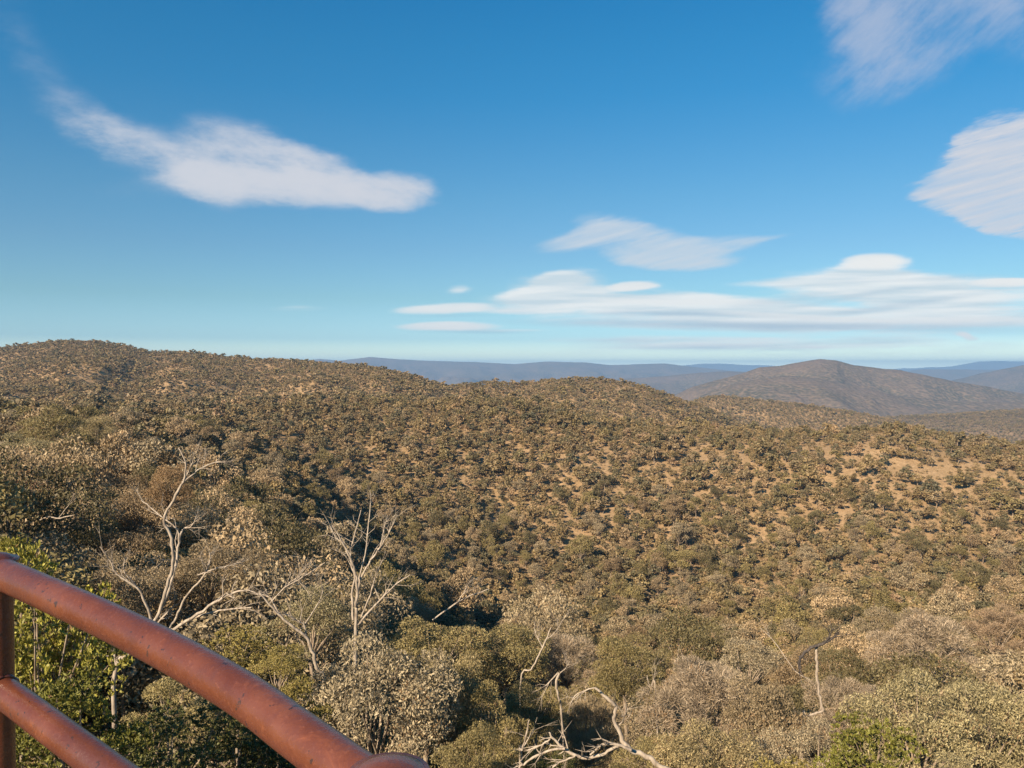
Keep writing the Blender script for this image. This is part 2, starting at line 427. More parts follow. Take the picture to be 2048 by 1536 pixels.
PROTO = [far_proto(f'forest_mid_{i}', 12 + i, 1500, .16, 400 + i, M_FAR) for i in range(4)] \
      + [far_proto(f'forest_far_{i}', 8 + i, 420, .27, 420 + i, M_FAR, trunk=(i < 2)) for i in range(5)] \
      + [far_proto(f'forest_distant_{i}', 6, 100, .50, 440 + i, M_FAR, trunk=False) for i in range(4)] \
      + [far_proto(f'forest_close_{i}', 14 + i, 8500, .056, 500 + i, M_FAR) for i in range(4)] \
      + [far_proto(f'forest_near_{i}', 13 + i, 3200, .10, 520 + i, M_FAR) for i in range(4)]
SCRUBN = [far_proto(f'litter_scrub_{i}', 7 + i, 1800, .09, 480 + i, M_SCRUB, k=(1.0, 1.0, .75), zc=.4, trunk=False) for i in range(3)]
SCRUBP = [far_proto(f'scrub_{i}', 5 + i, 260, .28, 460 + i, M_SCRUB, k=(.9, .9, .6), zc=.3, trunk=False) for i in range(4)]

# ------------------------------------------------------------------ scatter the bush
def jgrid(cell, r0, r1, az=.74):
    n = int(r1 / cell) + 1
    gx, gy = np.meshgrid(np.arange(-n, n + 1), np.arange(0, int(n / .9) + 2))
    X = (gx + (gy % 2) * .5).ravel() * cell + RNG.uniform(-.46, .46, gx.size) * cell
    Y = gy.ravel() * cell * .9 + RNG.uniform(-.46, .46, gx.size) * cell
    r = np.hypot(X, Y); a = np.arctan2(X, Y)
    k = (r > r0) & (r < r1) & (np.abs(a) < az)
    return X[k], Y[k]
def image_of(X, Y, Z):
    cp, sp = math.cos(PITCH), math.sin(PITCH)
    d = Y * cp - Z * sp; u = Z * cp + Y * sp
    return CX + F * X / d, 768 - F * u / d
def sm(a, b, x): t = np.clip((x - a) / (b - a), 0, 1); return t * t * (3 - 2 * t)
def density(X, Y, Z):
    """share of the ground under trees, after the clearings the photo shows"""
    ix, iy = image_of(X, Y, Z)
    r = np.hypot(X, Y)
    d = 1.0 - .27 * sm(900, 1700, ix) * sm(1180, 1000, iy) * (r < 700)
    d = d - .15 * sm(.50, .66, fbm(X / 26, Y / 26, 3, 77)) * sm(1150, 960, iy) * sm(290, 360, r) * (r < 900)
    def strip(x0, x1, y0, y1, k=1.0):
        return k * sm(x0, x0 + 30, ix) * sm(x1, x1 - 30, ix) * sm(y0, y0 + 5, iy) * sm(y1, y1 - 5, iy)
    c = strip(470, 780, 893, 912) + strip(540, 620, 868, 890, .8) + strip(1590, 1710, 893, 925) + strip(1000, 1330, 905, 922, .8) \
      + strip(840, 900, 800, 818, .8) + strip(1700, 1900, 880, 960, .45) + strip(1340, 1500, 900, 935, .6) + strip(1800, 2048, 925, 990, .4) \
      + strip(200, 480, 785, 835, .45) + strip(1180, 1280, 770, 810, .4) + strip(480, 620, 770, 800, .35)
    return np.clip(d - np.clip(c, 0, 1) * .55, .03, 1)

TREES = []       # x, y, z, scale, lod, cleared
for cell, r0, r1 in ((4.0, 34, 260), (4.9, 260, 640), (5.8, 640, 1150), (7.0, 1150, 2000), (9.0, 2000, 3000)):
    X, Y = jgrid(cell, r0, r1)
    Z = height(X, Y)
    keep = RNG.random(len(X)) < density(X, Y, Z)
    if r1 > 300: keep &= visible(X, Y, Z, 9)
    X, Y, Z = X[keep], Y[keep], Z[keep]
    s = np.exp(RNG.normal(0, .30, len(X))) * np.interp(cell, [4.0, 4.9, 5.8, 7, 9], [.72, .78, .84, .92, 1.1])
    ixs = CX + F * X / Y
    s *= 1 + .42 * sm(900, 450, ixs) * sm(210, 120, np.hypot(X, Y))
    s *= np.interp(fbm(X / 40, Y / 40, 2, 5), [.3, .7], [.9, 1.12])
    TREES.append(np.stack([X, Y, Z, np.clip(s, .4, 1.9)], 1))
T = np.concatenate(TREES)

# hand-placed plants of the foreground: column, top row, width px, bottom row, distance, kind, colour, name, category, label
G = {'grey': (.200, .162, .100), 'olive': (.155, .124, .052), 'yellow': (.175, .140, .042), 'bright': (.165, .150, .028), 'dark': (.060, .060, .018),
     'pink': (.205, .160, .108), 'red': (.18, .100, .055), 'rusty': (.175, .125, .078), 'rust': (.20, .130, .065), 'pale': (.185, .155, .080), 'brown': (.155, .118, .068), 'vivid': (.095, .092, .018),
     'greygreen': (.18, .142, .070)}
PLANTS = [
 (95, 1108, 270, 1600, 7.2, 'broad', 'bright', 'green_shrub', 'shrub', 'bright yellow-green leafy shrub directly behind the left railing post'),
 (38, 1058, 90, 1330, 7.8, 'spire', 'bright', 'green_shrub', 'shrub', 'narrow yellow-green sprig rising above the rail beside the left post'),
 (140, 1330, 260, 1640, 6.4, 'broad', 'vivid', 'green_shrub', 'shrub', 'leafy green shrub seen between the top rail and mid rail'),
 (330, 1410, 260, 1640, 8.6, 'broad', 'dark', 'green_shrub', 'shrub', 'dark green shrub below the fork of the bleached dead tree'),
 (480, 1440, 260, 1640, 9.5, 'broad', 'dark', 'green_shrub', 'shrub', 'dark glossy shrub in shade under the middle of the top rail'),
 (350, 1340, 200, 1500, 11, 'airy', 'olive', 'green_shrub', 'shrub', 'open olive shrub just beneath the top rail near the dead trunk'),
 (470, 1255, 150, 1350, 20, 'broad', 'yellow', 'yellow_shrub', 'shrub', 'yellow-olive shrub above the top rail right of the dead tree fork'),
 (560, 1285, 130, 1400, 17, 'airy', 'yellow', 'yellow_shrub', 'shrub', 'yellow-green shrub tucked between the rail and the big grey-green gum'),
 (600, 1345, 110, 1500, 13, 'broad', 'yellow', 'yellow_shrub', 'shrub', 'small golden-green shrub touching the rail left of the big gum'),
 (755, 1252, 300, 1600, 18, 'gum', 'grey', 'gum_tree', 'tree', 'big round grey-green gum crown behind the lower end of the top rail'),
 (905, 1300, 180, 1560, 20, 'gum', 'greygreen', 'gum_tree', 'tree', 'shadowy grey-green gum against the right side of the big round gum'),
 (985, 1345, 150, 1560, 19, 'airy', 'olive', 'gum_tree', 'tree', 'small olive gum between the big round gum and the domed olive gum'),
 (1062, 1345, 130, 1490, 22, 'gum', 'olive', 'gum_tree', 'tree', 'small domed olive gum left of the upright white dead stub'),
 (1180, 1370, 170, 1560, 25, 'twig', 'brown', 'scrub_bush', 'bush', 'brown twiggy bush behind the bleached forked branch'),
 (960, 1450, 170, 1640, 14, 'gum', 'olive', 'gum_tree', 'tree', 'low olive gum at the frame edge right of the railing cap'),
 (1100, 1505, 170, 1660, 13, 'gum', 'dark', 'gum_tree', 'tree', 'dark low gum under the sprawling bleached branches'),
 (1290, 1460, 150, 1620, 17, 'gum', 'olive', 'gum_tree', 'tree', 'olive gum behind the base of the thick bleached limb'),
 (1400, 1305, 240, 1520, 23, 'twig', 'pink', 'scrub_bush', 'bush', 'large pale pinkish-grey twiggy bush right of the bleached forked branch'),
 (1410, 1430, 210, 1640, 16, 'gum', 'greygreen', 'gum_tree', 'tree', 'grey-green gum below the large pinkish-grey bush'),
 (1530, 1345, 190, 1600, 21, 'gum', 'brown', 'gum_tree', 'tree', 'brownish gum crown left of the charred curved limb foot'),
 (1500, 1275, 150, 1390, 34, 'airy', 'grey', 'gum_tree', 'tree', 'grey loose gum above the brownish crown, left of the charred limb'),
 (1690, 1330, 170, 1520, 28, 'twig', 'pink', 'scrub_bush', 'bush', 'pinkish twiggy bush right of the thin white upright stem'),
 (1620, 1432, 200, 1640, 17, 'gum', 'grey', 'gum_tree', 'tree', 'grey gum crown under the foot of the thin white stem'),
 (1850, 1210, 210, 1350, 40, 'twig', 'pink', 'scrub_bush', 'bush', 'round grey-brown twiggy crown upslope of the pale green trees at the right'),
 (1995, 1200, 140, 1330, 46, 'twig', 'rusty', 'scrub_bush', 'bush', 'reddish-brown twiggy bush at the right frame edge'),
 (1830, 1345, 240, 1620, 23, 'gum', 'pale', 'gum_tree', 'tree', 'pale yellow-green gum directly below the round twiggy crown'),
 (1965, 1345, 240, 1620, 25, 'gum', 'pale', 'gum_tree', 'tree', 'pale green gum in the lower right corner of the view'),
 (1735, 1425, 190, 1660, 12, 'broad', 'vivid', 'green_shrub', 'shrub', 'vivid dark green shrub at the bottom edge before the pale green gums'),
 (1585, 1515, 170, 1660, 11, 'broad', 'yellow', 'yellow_shrub', 'shrub', 'low yellow-green shrub along the bottom edge left of the vivid green shrub'),
 (1900, 1500, 190, 1660, 13, 'airy', 'pale', 'gum_tree', 'tree', 'low pale gum along the bottom edge right of the vivid green shrub'),
 (620, 1165, 200, 1290, 32, 'airy', 'pale', 'gum_tree', 'tree', 'tan-green flat crown behind the leaning bleached branch'),
 (860, 1215, 200, 1330, 34, 'gum', 'olive', 'gum_tree', 'tree', 'olive crown upslope right of the multi-stemmed dead tree foot'),
 (1010, 1240, 180, 1350, 36, 'gum', 'olive', 'gum_tree', 'tree', 'olive crown above the domed olive gum and the white stub'),
 (1130, 1260, 150, 1370, 38, 'twig', 'pink', 'scrub_bush', 'bush', 'pinkish twiggy bush above the upright white dead stub'),
 (1260, 1270, 160, 1390, 36, 'gum', 'olive', 'gum_tree', 'tree', 'dull green crown left of and above the large pinkish-grey bush'),
 (250, 1095, 190, 1250, 34, 'gum', 'brown', 'gum_tree', 'tree', 'shaded brown crown behind the left arm of the tall dead tree'),
 (430, 1075, 190, 1210, 38, 'gum', 'brown', 'gum_tree', 'tree', 'brown crown behind the right arms of the tall dead tree'),
 (345, 925, 110, 1050, 85, 'gum', 'rust', 'gum_tree', 'tree', 'orange-brown crown behind the top of the tall dead tree'),
 (25, 930, 130, 1060, 80, 'gum', 'red', 'gum_tree', 'tree', 'rusty red crown at the left frame edge'),
 (95, 806, 130, 930, 135, 'gum', 'olive', 'gum_tree', 'tree', 'olive domed crown topping the near knoll at the left'),
 (190, 828, 95, 920, 150, 'gum', 'greygreen', 'gum_tree', 'tree', 'smaller grey-green crown beside the domed one on the near left knoll'),
 (50, 855, 120, 950, 110, 'gum', 'pale', 'gum_tree', 'tree', 'pale green crown on the near knoll above the rusty red one'),
]
def ground_at(x, y): return float(height(np.array([x]), np.array([y]))[0])
PLACED = []
rgp = np.random.default_rng(5)
counts = {}
for (cx, ty, w, by, r, kind, colr, name, cat, label) in PLANTS:
    top = px(cx, ty, r); bot = px(cx, by, r)
    gz = ground_at(top.x, top.y)
    rx = w / F * r / 2; rx *= 1.05
    rz = max((top.z - bot.z) / 2, rx * .85); rz = min(rz, rx * (1.5 if r < 60 else .9))
    cz = top.z - rz
    if cz - rz * .6 < gz: rz = max((top.z - gz) * .6, rx * .4); cz = top.z - rz
    root = empty(name, (top.x, top.y, gz), label, cat)
    us = UNIT[kind]; i = counts.get(kind, 0); counts[kind] = i + 1
    me, C = us[i % len(us)]
    cr = link('crown', me, root); cr.location = (0, 0, cz - gz); cr.scale = (rx, rx, rz); cr.rotation_euler = (0, 0, rgp.uniform(0, 6.28))
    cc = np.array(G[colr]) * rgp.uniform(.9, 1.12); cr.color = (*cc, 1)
    a = cr.rotation_euler.z; ca, sa = math.cos(a), math.sin(a)
    Cw = np.stack([(C[:, 0] * ca - C[:, 1] * sa) * rx, (C[:, 0] * sa + C[:, 1] * ca) * rx, C[:, 2] * rz + cz - gz], 1)
    foot = np.array([0, 0, -.3]); fork = np.array([rgp.uniform(-.15, .15) * rx, rgp.uniform(-.15, .15) * rx, max(.1, cz - gz - rz * .75)])
    r0 = max(.02, rx * .055)
    parts = [tube([foot, (foot + fork) / 2 + rgp.normal(size=3) * rx * .05, fork], [r0, r0 * .85, r0 * .7], 8)]
    for c in Cw:
        m = fork * .5 + c * .5 + rgp.normal(size=3) * rx * .07
        parts.append(tube([fork, m, c, c + (c - m) * .35], [r0 * .45, r0 * .3, r0 * .14, r0 * .04], 5))
    v, qq = merge(parts)
    link('trunk', mesh_np('trunk', v, qq, [M_BARK], smooth=True), root)
    PLACED.append((top.x, top.y, rx))

# keep the random bush clear of hand-placed crowns
keep = np.ones(len(T), bool)
for (x, y, rx) in PLACED:
    if math.hypot(x, y) > 28: keep &= np.hypot(T[:, 0] - x, T[:, 1] - y) > rx * .8 + 1.2
T = T[keep]

# which of the scattered trees show largest: paint their crowns far to near on a small picture of ids
def pick_largest(T, n):
    W, Hh = 1024, 768; buf = np.full((Hh, W), -1, int)
    r = np.hypot(T[:, 0], T[:, 1]); order = np.argsort(-r)
    ix, iy = image_of(T[:, 0], T[:, 1], T[:, 2] + 3.6 * T[:, 3])
    rp = 2.6 * T[:, 3] / T[:, 1] * F / 2
    for k in order:
        if r[k] > 420: continue
        x, y, p = ix[k] / 2, iy[k] / 2, rp[k]
        x0, x1, y0, y1 = int(x - p), int(x + p) + 1, int(y - p * .85), int(y + p * .85) + 1
        x0, x1, y0, y1 = max(x0, 0), min(x1, W), max(y0, 0), min(y1, Hh)
        if x0 >= x1 or y0 >= y1: continue
        buf[y0:y1, x0:x1] = k
    for (cx, ty, w, by, rr, *_r) in PLANTS:      # foreground crowns cover what is behind
        if rr < 50: buf[max(0, int(ty / 2 + w * .08)):min(Hh, by // 2), max(0, int((cx - w * .4) / 2)):max(0, int((cx + w * .4) / 2))] = -1
    for (a, b) in (((0, 1107), (120, 1440)), ((120, 1150), (350, 1536)), ((350, 1260), (560, 1536)), ((560, 1420), (800, 1536))):
        buf[a[1] // 2:b[1] // 2, a[0] // 2:b[0] // 2] = -1
    ids, cnt = np.unique(buf[buf >= 0], return_counts=True)
    o = np.argsort(-cnt)
    return ids[o][:n], cnt[o][:n]
big, bigc = pick_largest(T, 300 - sum(1 for p in PLANTS if p[8] == 'tree'))
CR = {'grey': (.165, .130, .078), 'olive': (.130, .104, .042), 'tan': (.205, .150, .085), 'brown': (.140, .100, .055), 'dark': (.080, .066, .030)}
CT = {'grey': 'grey-green', 'olive': 'olive', 'tan': 'pale tan', 'brown': 'brown', 'dark': 'dark green'}
rgb_ = random.Random(3)
for k in big:
    x, y, z, s = T[k]
    ix, iy = image_of(x, y, z + 4)
    r = math.hypot(x, y)
    where = ('on the near left slope under the far hill' if ix < 500 else 'in the gully before the sandy bank' if ix < 1050 else
             'in the gully below the bare sandy slope' if ix < 1550 else 'on the near slope at the right under the blue mountain')
    size = 'large' if r < 75 else 'mid-sized' if r < 130 else 'small'
    key = rgb_.choices(list(CR), [3, 4, 1.6, 2, 2])[0]
    root = empty('bush_tree', (x, y, z), f'{size} {CT[key]} bush tree {where}', 'tree', f'{size} {CT[key]} trees {where}')
    root.rotation_euler = (0, 0, rgb_.uniform(0, 6.28))
    root.scale = (s, s, s * rgb_.uniform(.9, 1.35))
    cm, tm = rgb_.choice(MIDP[:6] if r > 135 else MIDP[6:])
    c = link('crown', cm, root); cc = np.array(CR[key]) * rgb_.uniform(.82, 1.2); c.color = (*cc, 1)
    link('trunk', tm, root)
rest = np.ones(len(T), bool); rest[big] = False
T = T[rest]

# ------------------------------------------------------------------ masses: forest and undergrowth (instanced on points)
def mass(name, P, scl, rotz, idx_, protos, label):
    me = bpy.data.meshes.new(name); me.vertices.add(len(P)); me.vertices.foreach_set('co', P.astype(np.float32).ravel())
    for nm, ty, dat, f in (('scl', 'FLOAT_VECTOR', scl, 'vector'), ('rotv', 'FLOAT_VECTOR', rotz, 'vector'), ('pidx', 'INT', idx_, 'value')):
        at = me.attributes.new(nm, ty, 'POINT'); at.data.foreach_set(f, np.ascontiguousarray(dat).ravel())
    o = link(name, me); o['kind'] = 'stuff'; o['label'] = label; o['category'] = name
    ng = bpy.data.node_groups.new(name, 'GeometryNodeTree')
    ng.interface.new_socket('Geometry', in_out='INPUT', socket_type='NodeSocketGeometry')
    ng.interface.new_socket('Geometry', in_out='OUTPUT', socket_type='NodeSocketGeometry')
    gi = ng.nodes.new('NodeGroupInput'); go = ng.nodes.new('NodeGroupOutput')
    jo = ng.nodes.new('GeometryNodeJoinGeometry')
    for p in reversed(protos):
        oi = ng.nodes.new('GeometryNodeObjectInfo'); oi.inputs['Object'].default_value = p; oi.inputs['As Instance'].default_value = False
        g2 = ng.nodes.new('GeometryNodeGeometryToInstance'); ng.links.new(oi.outputs['Geometry'], g2.inputs[0]); ng.links.new(g2.outputs[0], jo.inputs[0])
    ip = ng.nodes.new('GeometryNodeInstanceOnPoints'); ip.inputs['Pick Instance'].default_value = True
    def na_(nm, ty):
        a = ng.nodes.new('GeometryNodeInputNamedAttribute'); a.data_type = ty; a.inputs['Name'].default_value = nm; return a.outputs['Attribute']
    ng.links.new(gi.outputs[0], ip.inputs['Points']); ng.links.new(jo.outputs[0], ip.inputs['Instance'])
    ng.links.new(na_('pidx', 'INT'), ip.inputs['Instance Index'])
    ng.links.new(na_('rotv', 'FLOAT_VECTOR'), ip.inputs['Rotation']); ng.links.new(na_('scl', 'FLOAT_VECTOR'), ip.inputs['Scale'])
    ng.links.new(ip.outputs[0], go.inputs[0])
    md = o.modifiers.new('instances', 'NODES'); md.node_group = ng
    return o
n = len(T); r = np.hypot(T[:, 0], T[:, 1])
pi_ = np.where(r < 120, 13 + RNG.integers(0, 4, n), np.where(r < 170, 17 + RNG.integers(0, 4, n), 0)) + (r >= 170) * np.where(r < 230, RNG.integers(0, 4, n), np.where(r < 700, 4 + RNG.integers(0, 5, n), 9 + RNG.integers(0, 4, n))).astype(np.int32)
rot = np.zeros((n, 3), np.float32); rot[:, 2] = RNG.uniform(0, 6.28, n); rot[:, 0] = RNG.normal(0, .07, n)
scl = np.stack([T[:, 3] * RNG.uniform(.85, 1.15, n), T[:, 3] * RNG.uniform(.85, 1.15, n), T[:, 3] * RNG.uniform(.9, 1.35, n) * np.interp(r, [550, 800], [1, .72])], 1).astype(np.float32)
mass('forest', T[:, :3], scl, rot, pi_, PROTO, 'olive and brown eucalypt bush covering the hillsides beyond the gully')
UG = []
for cell, a, b in ((1.5, 7, 60), (2.6, 60, 330), (3.6, 330, 560)):
    X, Y = jgrid(cell, a, b); Z = height(X, Y)
    ix, iy = image_of(X, Y, Z)
    kk = (RNG.random(len(X)) < np.where(a < 60, .9, .34 + .36 * density(X, Y, Z) ** 2)) & visible(X, Y, Z, 7)
    X, Y, Z = X[kk], Y[kk], Z[kk]
    UG.append(np.stack([X, Y, Z, np.clip(np.exp(RNG.normal(0, .35, len(X))), .3, 2.0) * (.8 if a < 60 else .95)], 1))
U = np.concatenate(UG); n2 = len(U)
rot = np.zeros((n2, 3), np.float32); rot[:, 2] = RNG.uniform(0, 6.28, n2)
mass('undergrowth', U[:, :3], np.repeat(U[:, 3:4], 3, 1).astype(np.float32), rot, np.where(np.hypot(U[:, 0], U[:, 1]) < 90, 4 + RNG.integers(0, 3, n2), RNG.integers(0, 4, n2)).astype(np.int32), SCRUBP + SCRUBN, 'dry low scrub and litter between the trees')
print('TREES', n, 'SCRUB', n2, 'big', len(big), 'min px', bigc[-1])

# ------------------------------------------------------------------ dead trees (polylines in photo px, distance)
def smooth_poly(P, k=4):
    P = [Vector(p) for p in P]; out = []
    for i in range(len(P) - 1):
        p0 = P[max(i - 1, 0)]; p1 = P[i]; p2 = P[i + 1]; p3 = P[min(i + 2, len(P) - 1)]
        for j in range(k):
            t = j / k
            out.append(.5 * ((2 * p1) + (p2 - p0) * t + (2 * p0 - 5 * p1 + 4 * p2 - p3) * t * t + (3 * p1 - p0 - 3 * p2 + p3) * t ** 3))
    out.append(P[-1]); return out
def dead_tree(name, label, r, trunk, branches, seed, cat='dead tree', mat=None, twigs=3, depth=.16, group=None, to_ground=True):
    """trunk: [(x, y, width px), ...]; branches likewise; a branch starts on the trunk"""
    rg = np.random.default_rng(seed); mat = mat or M_DEAD
    base = px(trunk[0][0], trunk[0][1], r); gz = ground_at(base.x, base.y)
    origin = Vector((base.x, base.y, gz if to_ground else base.z))
    root = empty(name, origin, label, cat, group)
    def build(line, nm, lead_in=None, start_d=0.0):
        sgn = rg.choice([-1, 1]); pts, rad = [], []
        L0 = line[0]
        for i, (x, y, w) in enumerate(line):
            dd = start_d + sgn * depth * (math.hypot(x - L0[0], y - L0[1]) / F * r)
            d = r + dd
            pts.append(px(x, y, d) - origin); rad.append(w * .68 / F * d / 2)
        if lead_in is not None: pts.insert(0, lead_in); rad.insert(0, rad[0] * 1.25)
        sp = smooth_poly(pts); n_ = len(sp)
        for q_ in range(1, n_ - 1): sp[q_] = sp[q_] + Vector(rg.normal(size=3) * rad[min(q_ // 4, len(rad) - 1)] * .35)
        rr = np.interp(np.linspace(0, len(rad) - 1, n_), np.arange(len(rad)), rad)
        parts = [tube(sp, rr, 8, wob=.07, seed=seed)]
        if nm == 'branch':
            for _ in range(twigs + 5):
                i = rg.integers(n_ // 3, n_ - 1); p = sp[i]
                d = (sp[min(i + 1, n_ - 1)] - sp[i - 1]).normalized(); d = (d + Vector(rg.normal(size=3)) * .55 + Vector((0, 0, .15))).normalized()
                Lt = rg.uniform(16, 60) / F * r
                e = p + d * Lt; m = (p + e) / 2 + Vector(rg.normal(size=3)) * Lt * .1
                parts.append(tube([p, m, e], [max(rr[i] * .5, .004), max(rr[i] * .35, .003), .002], 5))
                for _2 in range(2):
                    d2 = (d + Vector(rg.normal(size=3)) * .6).normalized(); e2 = m + d2 * Lt * .5
                    parts.append(tube([m, (m + e2) / 2, e2], [max(rr[i] * .3, .003), max(rr[i] * .2, .0025), .0015], 4))
        v, qq = merge(parts)
        link(nm, mesh_np(nm, v, qq, [mat], smooth=True), root)
    foot = Vector((rg.uniform(-.3, .3), rg.uniform(-.2, .2), -.3)) if to_ground else None
    build(trunk, 'trunk', foot)
    for b in branches: build(b, 'branch', None)
    return root

dead_tree('dead_tree', 'tall bleached dead tree with spreading bare limbs above the top rail', 22,
  [(228, 1362, 13), (262, 1310, 13), (296, 1262, 12), (318, 1225, 11), (335, 1170, 10), (346, 1125, 9.5), (342, 1075, 9), (328, 1040, 8), (346, 1000, 8), (366, 962, 7), (372, 925, 5.5), (356, 895, 3)],
  [[(229, 1350, 7), (231, 1318, 6), (227, 1290, 3.5)],
   [(304, 1240, 8), (292, 1210, 7), (278, 1180, 6), (255, 1162, 6), (233, 1148, 5), (222, 1125, 4.5), (200, 1093, 3)],
   [(276, 1178, 4), (262, 1160, 4), (248, 1142, 3), (250, 1115, 2)],
   [(318, 1228, 9), (338, 1180, 8), (352, 1130, 7.5), (358, 1085, 7), (366, 1060, 6), (385, 1050, 4), (396, 1025, 2.5)],
   [(358, 1085, 5), (356, 1062, 5), (345, 1050, 4), (300, 1015, 4), (282, 1000, 2.5)],
   [(364, 965, 6), (385, 950, 5), (405, 935, 4.5), (430, 925, 3.5), (450, 922, 2)],
   [(366, 960, 4), (374, 950, 4), (385, 925, 3), (388, 905, 2)],
   [(340, 1255, 8), (356, 1225, 7), (374, 1190, 6), (402, 1160, 6), (418, 1130, 5), (420, 1105, 3)],
   [(395, 1150, 4), (430, 1138, 4), (465, 1130, 4), (490, 1122, 2.5)],
   [(290, 1268, 10), (345, 1258, 10), (395, 1228, 9), (440, 1200, 8), (462, 1187, 7), (490, 1180, 5), (520, 1190, 3)],
   [(375, 1243, 7), (410, 1228, 6), (450, 1220, 5), (503, 1215, 4)],
   [(300, 1262, 6), (330, 1230, 5), (352, 1208, 3.5)]], 1, twigs=4)
dead_tree('dead_tree', 'bleached multi-stemmed dead tree rising behind the big round grey-green gum', 30,
  [(712, 1256, 10), (713, 1215, 10), (714, 1175, 9), (712, 1150, 8), (702, 1120, 6), (688, 1090, 5), (665, 1050, 3)],
  [[(706, 1240, 7), (704, 1190, 6), (708, 1155, 5), (700, 1110, 4), (712, 1060, 3.5), (722, 1020, 2.5)],
   [(716, 1180, 7), (726, 1150, 6), (742, 1120, 6), (760, 1095, 5), (778, 1065, 4), (795, 1030, 2.5)],
   [(715, 1165, 4), (730, 1110, 4), (735, 1070, 4), (740, 1020, 3), (742, 990, 2)],
   [(760, 1095, 4), (768, 1060, 3), (775, 1030, 2)],
   [(716, 1250, 6), (740, 1222, 6), (765, 1195, 5), (790, 1170, 4), (820, 1150, 3)],
   [(722, 1235, 4), (740, 1190, 4), (752, 1150, 3), (765, 1120, 2)],
   [(690, 1085, 3), (672, 1075, 3), (655, 1040, 2)]], 2, twigs=5)
dead_tree('dead_tree', 'leaning bleached branch with fanned twigs left of the big round grey-green gum', 19,
  [(650, 1400, 12), (634, 1340, 11), (625, 1300, 10), (612, 1275, 9), (590, 1255, 8), (560, 1232, 7), (540, 1210, 6), (518, 1182, 4)],
  [[(560, 1232, 5), (543, 1200, 5), (530, 1190, 4), (505, 1188, 3)],
   [(612, 1275, 6), (608, 1250, 5), (590, 1240, 5), (570, 1228, 3)],
   [(540, 1206, 4), (570, 1175, 4), (605, 1155, 3.5), (650, 1125, 2.5)],
   [(575, 1168, 3), (600, 1150, 3), (615, 1130, 2)],
   [(600, 1262, 4), (640, 1200, 3), (646, 1170, 2)]], 3, twigs=5)
dead_tree('dead_tree', 'thick bleached forked limb with sprawling low branches along the bottom edge', 12,
  [(1440, 1610, 16), (1338, 1540, 15), (1290, 1512, 15), (1252, 1492, 14), (1238, 1465, 12), (1229, 1435, 10), (1232, 1412, 10), (1212, 1395, 9), (1190, 1376, 7)],
  [[(1190, 1376, 5), (1172, 1380, 4), (1150, 1392, 3), (1140, 1410, 2)],
   [(1262, 1500, 9), (1235, 1490, 9), (1205, 1490, 7), (1180, 1510, 5)],
   [(1236, 1492, 10), (1212, 1505, 9), (1180, 1515, 10), (1150, 1510, 10), (1125, 1495, 8), (1105, 1475, 7), (1098, 1465, 4)],
   [(1130, 1497, 8), (1100, 1500, 7), (1065, 1515, 7), (1042, 1532, 6), (1030, 1545, 4)],
   [(1150, 1512, 5), (1125, 1522, 5), (1105, 1535, 4)],
   [(1100, 1478, 5), (1078, 1492, 5), (1052, 1502, 3)],
   [(1238, 1450, 4), (1246, 1440, 3), (1248, 1430, 2)]], 4, twigs=2, depth=.1)
dead_tree('dead_stump', 'short upright white dead stub beside the domed olive gum', 20,
  [(1125, 1450, 6), (1118, 1400, 6), (1116, 1385, 7), (1113, 1365, 8), (1120, 1345, 6)],
  [[(1116, 1345, 5), (1103, 1360, 4), (1090, 1372, 2.5)], [(1120, 1346, 3), (1132, 1335, 2.5), (1140, 1322, 1.5)]], 5, twigs=1)
st = dead_tree('dead_tree', 'thin white upright stem with a dark charred limb arching over its top', 22,
  [(1606, 1452, 6), (1612, 1435, 6), (1628, 1428, 7), (1645, 1421, 7), (1640, 1400, 7), (1637, 1375, 8), (1634, 1345, 8), (1633, 1318, 8), (1634, 1292, 7)],
  [[(1634, 1291, 8), (1612, 1303, 9), (1600, 1318, 8), (1598, 1338, 5)], [(1634, 1293, 9), (1655, 1281, 8), (1678, 1265, 4)], [(1650, 1284, 5), (1660, 1268, 4), (1652, 1257, 3)]], 6, twigs=0, depth=.05)
for o_ in st.children:
    if o_.name.startswith('branch'):
        o_.data.materials[0] = M_CHAR; o_['label'] = 'charred dark limb'
dead_tree('fallen_branch', 'bare grey branch lying on the olive crowns above the shadowy gum', 34,
  [(865, 1240, 4), (890, 1222, 5), (915, 1205, 4), (945, 1190, 4), (978, 1178, 2.5)], [[(915, 1205, 3), (925, 1190, 3), (935, 1180, 2)]], 8, cat='dead branch', twigs=2, depth=.1, to_ground=False)
dead_tree('dead_sapling', 'thin forked grey dead sapling left of the pinkish bush above the white stub', 30,
  [(1040, 1380, 5), (1062, 1340, 5), (1078, 1310, 5), (1092, 1280, 4), (1102, 1255, 3)], [[(1085, 1295, 3), (1075, 1275, 3), (1068, 1255, 2)], [(1092, 1280, 3), (1112, 1262, 2.5), (1125, 1240, 2)]], 9, twigs=2)
dead_tree('dead_sapling', 'slanted grey stick in the gully left of the charred curved limb', 33,
  [(1640, 1400, 3), (1590, 1342, 2.6), (1552, 1288, 2.6), (1538, 1272, 2.4), (1520, 1255, 2)], [[(1540, 1274, 1.6), (1535, 1260, 1.2)]], 10, twigs=0)
dead_tree('dead_sapling', 'crooked bare stick low on the near left slope beside the tall dead tree', 45,
  [(80, 1040, 3), (95, 1034, 4), (118, 1036, 4), (140, 1032, 3), (148, 1030, 2)], [[(118, 1036, 3), (130, 1020, 2.5), (142, 1005, 2)]], 11, twigs=1, to_ground=False)
dead_tree('dead_sapling', 'faint forked grey snag at the right of the gully below the twiggy crown', 24,
  [(1312, 1392, 5), (1302, 1378, 4), (1296, 1362, 3), (1294, 1350, 2)], [[(1300, 1374, 2.5), (1308, 1360, 2)]], 13, twigs=0)
